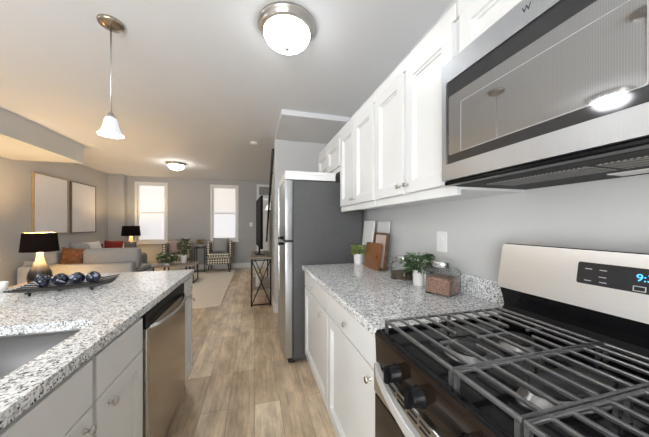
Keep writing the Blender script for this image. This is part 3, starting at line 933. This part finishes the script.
def jar(x, y, rz, label, fill, level, s=1.0):
    t = thing('glass_jar', (x, y, ZT), label, 'jar', local=True)
    t.rotation_euler = (0, 0, rz)
    a, h = .064 * s, .128 * s
    def ring(rad, z, rr=.35):
        return [(px, py, z) for px, py in rrect(-rad, rad, -rad, rad, rad * rr, 4)]
    def shell(rs):
        mb = MB(); k = len(ring(1, 0))
        vs = [p for rad, z, rr in rs for p in ring(rad, z, rr)]
        fs = [[i * k + j, i * k + (j + 1) % k, (i + 1) * k + (j + 1) % k, (i + 1) * k + j] for i in range(len(rs) - 1) for j in range(k)]
        fs += [list(range(k))[::-1], [(len(rs) - 1) * k + j for j in range(k)]]
        return mb.add(vs, fs, False)
    g = shell([(a * .94, .0002, .3), (a, .006, .3), (a, h * .80, .3), (a * .90, h * .90, .5), (a * .72, h * .96, .95), (a * .70, h, .98),
               (a * .64, h, .98), (a * .66, h * .955, .95), (a * .84, h * .885, .5), (a * .94, h * .79, .3), (a * .94, .008, .3)])
    g.build('glass_body', M['glass'], t)
    shell([(a * .92, .0085, .3), (a * .925, level * h * .9, .3), (a * .80, level * h, .4)]).build('contents', M[fill], t)
    MB().lathe([(.001, h - .004), (a * .755, h - .004), (a * .775, h - .001), (a * .775, h + .024), (a * .74, h + .028), (.001, h + .028)], n=36).build('lid', M['steel'], t)
    return t
jar(.975, 1.525, .35, 'glass jar of dark brown spice with steel lid left of the green plant', 'coffee', .42)
jar(.980, 1.155, .45, 'glass jar of reddish dried beans with steel lid nearest the range', 'beans', .60, 1.14)

# ================================================================== ISLAND
IX0, IX1, IY0, IY1 = -1.382, -.480, -.30, 2.305
SX0, SX1, SY0, SY1 = -1.02, -.586, .655, 1.198
MB().prism([(IX0, IY0), (IX1, IY0), (IX1, IY1), (IX0, IY1)], [rrect(SX0, SX1, SY0, SY1, .045)[::-1]], .880, .914).build('island_countertop', M['granite'])
ic = bpy.data.objects['island_countertop']
tag(ic, 'long speckled granite island top with a sink cut into it', 'countertop')
sk = thing('sink', (-.8, .82, .69), 'undermount stainless steel sink bowl in the granite island', 'sink')
def basin():
    mb = MB()
    rs = [(0.012, .8795, .05), (-.006, .8795, .045), (-.008, .86, .045), (.004, .70, .06), (.03, .688, .06), (.12, .684, .05)]
    k = len(rrect(0, 1, 0, 1, .1))
    vs = []
    for ins, z, r in rs:
        vs += [(px, py, z) for px, py in rrect(SX0 - .0 + ins, SX1 - ins, SY0 + ins, SY1 - ins, r)]
    rs2 = [(ins - .0 if i else ins, z) for i, (ins, z, r) in enumerate(rs)]
    fs = [[i * k + j, i * k + (j + 1) % k, (i + 1) * k + (j + 1) % k, (i + 1) * k + j] for i in range(len(rs) - 1) for j in range(k)]
    fs.append([(len(rs) - 1) * k + j for j in range(k)])
    return mb.add(vs, fs, True)
basin().build('bowl', M['steel_b'], sk)
MB().lathe([(.001, .6855), (.030, .6855), (.042, .688), (.044, .686)], (-.80, .93, 0), 24).build('drain', M['chrome'], sk)
fc = thing('faucet', (-1.10, 1.25, .914), 'chrome faucet rising from the island beside the sink', 'faucet')
MB().lathe([(.001, .9145), (.030, .9145), (.029, .925), (.022, .932), (.021, .985), (.023, .99), (.018, 1.0), (.001, 1.0)], (-1.115, 1.20, 0), 20).build('base', M['chrome'], fc)
MB().tube([(-1.115, 1.20, .99), (-1.112, 1.17, 1.035), (-1.085, 1.10, 1.055), (-1.03, 1.02, 1.052), (-.975, .95, 1.03), (-.955, .93, 1.01)], .013, 12).build('spout', M['chrome'], fc)
MB().tube([(-1.115, 1.20, 1.0), (-1.115, 1.205, 1.02), (-1.095, 1.285, 1.04)], [.012, .010, .008], 10).build('lever', M['chrome'], fc)

IF = -.487          # face of the island fronts
base_cabinet(-.28, .612, 'white island cabinet at the near end of the island before the sink cabinet', 1, IF, -1.10, .55)
sc_ = thing('sink_cabinet', (IF, .975, 0), 'white island sink cabinet with two false fronts above two doors left of the dishwasher', 'cabinet')
SA, SB = .614, 1.336
mb = MB().box(IF - .040, IF - .020, SA, SB, .10, .876).box(-1.10, -1.08, SA, SB, .10, .876).box(-1.08, IF - .04, SA, SA + .012, .10, .876).box(-1.08, IF - .04, SB - .012, SB, .10, .876).box(-1.08, IF - .04, SA + .012, SB - .012, .10, .118)
mb.build('carcass', M['cab'], sc_)
MB().box(-1.09, IF - .05, SA + .002, SB - .002, 0, .10).build('toe_kick', M['cab'], sc_)
for a, b, ky in ((SA + .012, .958, .918), (.979, SB - .010, 1.050)):
    panel_front(MB(), 1, IF, a, b, .7215, .862, flat=True).build('false_front', M['cab'], sc_)
    d = panel_front(MB(), 1, IF, a, b, .125, .7165).build('door', M['cab'], sc_)
    knob(d, 1, IF, ky, .668)
# narrow cabinet at the far end
base_cabinet(2.026, 2.285, 'narrow white island cabinet at the far end past the dishwasher', 1, IF, -1.10, 2.235)
ip = MB().box(-1.125, -1.102, .0, 2.29, 0, .876).box(-1.125, -1.115, .02, 2.27, .012, .86).build('island_back_panel', M['cab'])
tag(ip, 'white back panel of the island facing the dining side', 'panel')

dw = thing('dishwasher', (-.49, 1.68, 0), 'stainless dishwasher built into the island between white cabinets', 'dishwasher')
MB().box(-1.09, -.512, 1.343, 2.019, .10, .872).build('tub_housing', M['blackmetal'], dw)
dd = MB().box(-.511, -.478, 1.346, 2.016, .105, .800, bev=.005, seg=3).build('door', M['dw'], dw)
MB().box(-.511, -.484, 1.346, 2.016, .802, .868, bev=.004).build('control_strip', M['plastic'], dw)
MB().box(-.4795, -.4765, 1.349, 1.372, .108, .797, bev=.001).build('edge_trim', M['steel_h'], dd)
pts = []
for i in range(13):
    q = i / 12
    pts.append((-.482 + .048 * math.sin(PI * q) ** .6, 1.385 + .595 * q, .795 - .006 * math.sin(PI * q)))
MB().tube(pts, .011, 10).build('handle', M['steel'], dd)
MB().box(-.57, -.530, 1.346, 2.016, .0, .10).build('toe_plate', M['plastic'], dw)

# wire rack and the four glazed balls
rk = thing('wire_rack', (-1.08, 1.79, .9145), 'flat black wire rack holding four dark balls on the island top', 'rack')
d1 = Vector((.968, .250, 0)); d2 = Vector((.250, -.968, 0)); oc_ = Vector((-1.030, 1.797, 0))
mb = MB()
for i in range(8):
    w_ = -.136 + .0389 * i
    lift = .010 * (abs(w_) / .136) ** 2
    pts = []
    for j in range(13):
        q = -.195 + .405 * j / 12
        e_ = abs(q - .0075) / .2025
        pts.append(oc_ + d1 * q + d2 * w_ + Vector((0, 0, .932 + lift + .012 * e_ ** 4)))
    mb.tube(pts, .0040, 6)
mb.build('wires', M['blackmetal'], rk)
mb = MB()
for q in (-.12, 0, .125):
    mb.tube([oc_ + d1 * q + d2 * w_ + Vector((0, 0, .924 + .010 * (abs(w_) / .136) ** 2)) for w_ in (-.142, -.09, -.045, 0, .045, .09, .142)], .0045, 6)
mb.build('rails', M['blackmetal'], rk)
for q in (-.12, .125):
    for w_ in (-.10, .10):
        p = oc_ + d1 * q + d2 * w_
        MB().tube([p + Vector((0, 0, .928)), p + Vector((0, 0, .9150))], .006, 8).build('foot', M['blackmetal'], rk)
BL = ['first dark mottled ball at the left end of the wire rack', 'second dark mottled ball from the left on the wire rack', 'third dark mottled ball from the left on the wire rack', 'dark mottled ball at the right end of the wire rack']
proto = None
for i in range(4):
    p = oc_ + d1 * (-.103 + .0705 * i)
    zc = .934 + .0335
    if proto is None:
        proto = thing('decorative_ball', (p.x, p.y, .936), BL[0], 'ornament', 'dark balls on the wire rack', local=True)
        MB().ball((0, 0, .0345), .0348, .0348, .0345, 28, 18).build('glazed_shell', M['glaze'], proto)
        MB().lathe([(.0115, .0668), (.0135, .0680), (.011, .0695), (.001, .0685)], n=16).build('collar', M['blackmetal'], proto)
        proto.rotation_euler = (0, .0, .3)
    else:
        copy_thing(proto, (p.x, p.y, .936), 1.3 * i, BL[i])

# ================================================================== LIVING AREA
rug = MB().prism(rrect(-3.15, -.515, 4.28, 7.74, .01, 2), [], .0005, .014).build('rug', M['rug'])
tag(rug, 'large cream area rug on the plank floor of the living area', 'rug')

def soft(mb, *a, bev=.05):
    return mb.box(*a, bev=bev, seg=4)
sf = thing('sectional_sofa', (-2.8, 5.8, 0), 'grey fabric corner sofa with its back to the island along the left wall', 'sofa')
soft(MB(), -3.50, -2.00, 4.985, 5.95, .10, .40, bev=.03).build('base', M['sofa'], sf)
soft(MB(), -3.50, -2.55, 5.952, 6.50, .10, .40, bev=.03).build('base', M['sofa'], sf)
soft(MB(), -3.50, -1.985, 4.97, 5.14, .10, .640, bev=.035).build('backrest', M['sofa'], sf)
soft(MB(), -3.55, -3.36, 5.142, 6.50, .10, .70, bev=.035).build('backrest', M['sofa'], sf)
soft(MB(), -3.52, -2.37, 6.502, 6.75, .10, .650, bev=.07).build('arm', M['sofa_d'], sf)
soft(MB(), -3.34, -2.02, 5.145, 5.94, .402, .50, bev=.04).build('seat_cushion', M['sofa'], sf)
soft(MB(), -3.34, -2.45, 5.945, 6.49, .402, .50, bev=.04).build('seat_cushion', M['sofa'], sf)
soft(MB(), -3.34, -3.12, 5.15, 5.34, .505, .840, bev=.06).build('back_cushion', M['sofa'], sf)
soft(MB(), -2.78, -1.965, 5.15, 5.34, .505, .872, bev=.06).build('back_cushion', M['sofa'], sf)
soft(MB(), -3.355, -3.19, 5.36, 6.48, .505, .88, bev=.06).build('back_cushion', M['sofa'], sf)
for x, y in ((-3.42, 5.05), (-2.08, 5.05), (-2.08, 5.88), (-3.42, 6.68), (-2.47, 6.66)):
    MB().cyl((x, y, .0146 if x > -3.15 else .0), (x, y, .101), .02, .026, 10).build('foot', M['darkwood'], sf)

def cushion(x, y, z, size, t, rz, tilt, mat, label, roll=0.0, group='cushions on the sofa', h=None):
    m = Matrix.Translation((x, y, z)) @ Matrix.Rotation(rz, 4, 'Z') @ Matrix.Rotation(tilt, 4, 'X') @ Matrix.Rotation(roll, 4, 'Y')
    o = MB().pillow(size, h or size, t, m).build('cushion', M[mat])
    return tag(o, label, 'cushion', group)
cushion(-2.955, 5.26, .70, .33, .15, .10, -.05, 'pil_brown', 'rust brown patterned cushion on the sofa corner nearest the lamp', .12, h=.38)
cushion(-3.00, 5.56, .735, .40, .14, 1.45, -.25, 'pil_grey', 'grey cushion leaning back beside the white one on the sofa', .12, h=.46)
cushion(-2.99, 5.90, .735, .40, .15, 1.40, -.25, 'pil_white', 'white cushion between the grey and red cushions on the sofa', h=.46)
cushion(-2.885, 6.37, .725, .34, .13, .04, -.15, 'pil_red', 'larger brick red cushion against the far arm of the sofa', .03, h=.44)
cushion(-3.185, 6.36, .695, .25, .12, .10, -.15, 'pil_red', 'smaller brick red cushion in the far corner of the sofa', -.05, h=.36)
cushion(-2.585, 6.38, .71, .235, .11, -.05, -.15, 'pil_dark', 'charcoal cushion at the right end of the sofa arm', h=.42)

st = thing('end_table', (-2.83, 4.385, 0), 'wooden end table carrying the near lamp behind the island', 'end table')
MB().box(-3.12, -2.54, 4.12, 4.65, .43, .461, bev=.004).build('tabletop', M['sidewood'], st)
MB().box(-3.08, -2.58, 4.16, 4.61, .35, .430).build('apron', M['sidewood'], st)
for x in (-3.08, -2.58):
    for y in (4.16, 4.61):
        MB().cyl((x, y, .0146), (x, y, .431), .016, .022, 10).build('leg', M['sidewood'], st)

st = thing('end_table', (-2.90, 7.22, 0), 'small dark end table under the far corner lamp', 'end table')
MB().cyl((-2.90, 7.22, .555), (-2.90, 7.22, .579), .21, n=32).build('tabletop', M['darkwood'], st)
MB().cyl((-2.90, 7.22, .0142), (-2.90, 7.22, .556), .022, n=12).build('pedestal', M['darkwood'], st)
MB().lathe([(.001, .0142), (.15, .0142), (.15, .026), (.03, .05), (.001, .05)], (-2.90, 7.22, 0), 28).build('foot', M['darkwood'], st)

def picture(name, y0, y1, z0, z1, mat, label):
    t = thing(name, (XL, (y0 + y1) / 2, z0), label, 'picture', 'blank pictures on the left wall')
    MB().prism(rc(y0, y1, z0, z1), [rc(y0 + .016, y1 - .016, z0 + .016, z1 - .016)], .001, .036, wall_x(XL)).build('frame', M[mat], t)
    MB().prism(rc(y0 + .0155, y1 - .0155, z0 + .0155, z1 - .0155), [], .002, .026, wall_x(XL)).build('canvas', M['canvas'], t)
picture('framed_picture', 5.40, 6.215, 1.112, 2.168, 'oak', 'large blank white picture in a pale wood frame, the nearer of two')
picture('framed_picture', 6.31, 7.135, 1.108, 2.168, 'oak_d', 'large blank white picture in a darker wood frame, the farther of two')

# armchairs
def armchair(x, y, rz, label):
    t = thing('armchair', (x, y, 0), label, 'armchair', 'lozenge-patterned armchairs', local=True)
    t.rotation_euler = (0, 0, rz)
    c = M['chair']
    soft(MB(), -.30, .30, -.30, .22, .215, .40, bev=.03).build('seat_base', c, t)
    soft(MB(), -.27, .27, -.33, .16, .402, .505, bev=.035).build('seat_cushion', c, t)
    soft(MB(), -.30, .30, .12, .30, .401, .83, bev=.05).build('backrest', c, t)
    for s in (-1, 1):
        soft(MB(), s * .235, s * .325, -.16, .20, .405, .80, bev=.035).build('wing', c, t)
    for sx in (-1, 1):
        for sy in (-.25, .18):
            MB().cyl((sx * .235, sy, .22), (sx * .265, sy * 1.08, .0146), .024, .013, 10).build('leg', M['darkwood'], t)
    return t
armchair(-.915, 7.52, 0, 'lozenge-patterned armchair with grey cushion below the right-hand window')
armchair(-1.955, 7.50, .06, 'lozenge-patterned armchair with mauve cushion near the left window')
cushion(-.90, 7.49, .712, .40, .15, .04, -.18, 'pil_grey', 'silver grey cushion on the armchair below the right-hand window', .06, 'cushions on the armchairs')
cushion(-1.965, 7.47, .705, .38, .15, .07, -.18, 'pil_pink', 'mauve cushion on the armchair near the left window', -.08, 'cushions on the armchairs')

# side table between the chairs
def square_bar_frame(mb, segs, r):
    for a, b in segs:
        lo = [min(a[i], b[i]) - r for i in range(3)]; hi = [max(a[i], b[i]) + r for i in range(3)]
        mb.box(lo[0], hi[0], lo[1], hi[1], lo[2], hi[2])
    return mb
sd = thing('side_table', (-1.40, 7.46, 0), 'tall black metal frame side table between the two armchairs', 'side table')
x0, x1, y0, y1 = -1.515, -1.285, 7.36, 7.60
for x in (x0, x1):
    for y in (y0, y1):
        MB().box(x - .011, x + .011, y - .011, y + .011, .0146, .668).build('leg', M['blackmetal'], sd)
square_bar_frame(MB(), [((x0, y0, .035), (x1, y0, .035)), ((x0, y1, .035), (x1, y1, .035)), ((x0, y0, .035), (x0, y1, .035)), ((x1, y0, .035), (x1, y1, .035)),
                        ((x0, y0, .66), (x1, y0, .66)), ((x0, y1, .66), (x1, y1, .66)), ((x0, y0, .66), (x0, y1, .66)), ((x1, y0, .66), (x1, y1, .66))], .010).build('frame', M['blackmetal'], sd)
MB().box(x0 - .015, x1 + .015, y0 - .015, y1 + .015, .669, .685).build('tabletop', M['darkwood'], sd)
potted('potted_plant', -1.40, 7.48, .6855, .045, .055, .07, 'ochre flowering plant on the tall black side table', 'plant', (.055, .095, .13, 110, .055, .03, .5), 'flower', 21, stems=12)

# coffee table
cf = thing('coffee_table', (-1.72, 6.27, .0146), 'low coffee table with grey wooden top and black metal legs on the rug', 'coffee table')
MB().box(-2.22, -1.235, 6.0, 6.55, .385, .415, bev=.003).build('tabletop', M['tablewood'], cf)
for x in (-2.18, -1.275):
    mb = MB()
    square_bar_frame(mb, [((x, 6.04, .0256), (x, 6.04, .374)), ((x, 6.50, .0256), (x, 6.50, .374)), ((x, 6.04, .0256), (x, 6.50, .0256)), ((x, 6.04, .374), (x, 6.50, .374))], .0105)
    mb.build('leg_frame', M['blackmetal'], cf)
MB().box(-2.18, -1.275, 6.035, 6.055, .0152, .036).build('stretcher', M['blackmetal'], cf)
pl = potted('potted_plant', -1.80, 6.13, .4152, .06, .07, .05, 'spreading green plant with cream blossoms at the near side of the coffee table', 'plant', (.09, .17, .20, 260, .08, .04, .3), 'leaf_d', 30, stems=14)
rng = random.Random(4)
mb = MB()
for _ in range(26):
    a = rng.uniform(0, 2 * PI); r = .15 * math.sqrt(rng.random())
    mb.ball((-1.80 + r * math.cos(a), 6.13 + r * math.sin(a), .575 + rng.uniform(-.04, .08)), .018, .018, .014, 8, 6)
mb.build('blossoms', M['cream_f'], pl)['kind'] = 'stuff'
potted('potted_plant', -1.545, 6.41, .4152, .055, .075, .17, 'tall olive plant in a white vase on the coffee table', 'plant', (.17, .12, .34, 170, .095, .04, .8), 'leaf_o', 17, stems=12)

# console table with television
cn = thing('console_table', (.11, 4.5, 0), 'narrow console table with X-braced black metal ends beside the stair wall', 'console table')
x0, x1, y0, y1 = -.052, .255, 4.10, 5.10
MB().box(x0 - .008, x1 + .008, y0 - .01, y1 + .01, .742, .772, bev=.003).build('tabletop', M['tablewood'], cn)
for x in (x0 + .008, x1 - .008):
    for y in (y0 + .008, y1 - .008):
        MB().box(x - .011, x + .011, y - .011, y + .011, 0, .7415).build('leg', M['blackmetal'], cn)
for y in (y0 + .008, y1 - .008):
    mb = MB()
    mb.box(x0, x1, y - .009, y + .009, .02, .038).box(x0, x1, y - .009, y + .009, .715, .733)
    mb.tube([(x0 + .01, y, .03), (x1 - .01, y, .725)], .0085, 6).tube([(x1 - .01, y, .03), (x0 + .01, y, .725)], .0085, 6)
    mb.build('cross_brace', M['blackmetal'], cn)
MB().box(x0, x1, y0 + .02, y1 - .02, .255, .272).build('shelf', M['tablewood'], cn)
tv = thing('television', (.09, 4.55, .7725), 'black flat television seen edge-on on the console table', 'television')
mt = Matrix.Translation((.080, 4.62, 0)) @ Matrix.Rotation(.06, 4, 'Z')
MB().box(-.018, .018, -.52, .52, .895, 1.74, bev=.006, mat=mt).build('screen_casing', M['tvblack'], tv)
MB().box(-.0195, -.0178, -.508, .508, .91, 1.73, mat=mt).build('screen', M['tvblack'], tv)
MB().box(-.010, .012, -.07, .07, .785, .90, bev=.004, mat=mt).build('neck', M['plastic'], tv)
MB().box(-.075, .075, -.22, .22, .773, .787, bev=.005, mat=mt).build('stand_base', M['plastic'], tv)
vs_ = MB().lathe([(.001, .2722), (.035, .2722), (.038, .29), (.036, .43), (.024, .455), (.022, .47), (.018, .47), (.001, .46)], (.055, 4.30, 0), 24).build('vase', M['ceramic'])
tag(vs_, 'slim white vase on the lower shelf of the console table', 'vase')

# small things
cu = thing('cup', (-1.34, 1.80, ZT), 'plain white cup at the left edge of the island, cut by the picture edge', 'cup')
MB().lathe([(.001, ZT), (.020, ZT), (.022, ZT + .004), (.031, ZT + .022), (.035, ZT + .055), (.033, ZT + .055), (.029, ZT + .023), (.001, ZT + .008)], (-1.34, 1.80, 0), 28).build('bowl', M['ceramic'], cu)
MB().tube([(-1.372, 1.785, ZT + .046), (-1.388, 1.778, ZT + .042), (-1.392, 1.776, ZT + .028), (-1.370, 1.786, ZT + .018)], .004, 8).build('handle', M['ceramic'], cu)
sm = thing('smoke_detector', (0, 4.17, ZC - .03), 'small round white smoke detector on the ceiling before the stairs', 'smoke detector')
MB().lathe([(.001, ZC), (.066, ZC), (.066, ZC - .014), (.058, ZC - .028), (.030, ZC - .032), (.001, ZC - .032)], (0, 4.17, 0), 32).build('body', M['white_p'], sm)
MB().lathe([(.044, ZC - .0285), (.046, ZC - .031), (.048, ZC - .0285)], (0, 4.17, 0), 32).build('vent_ring', M['linegrey'], sm)
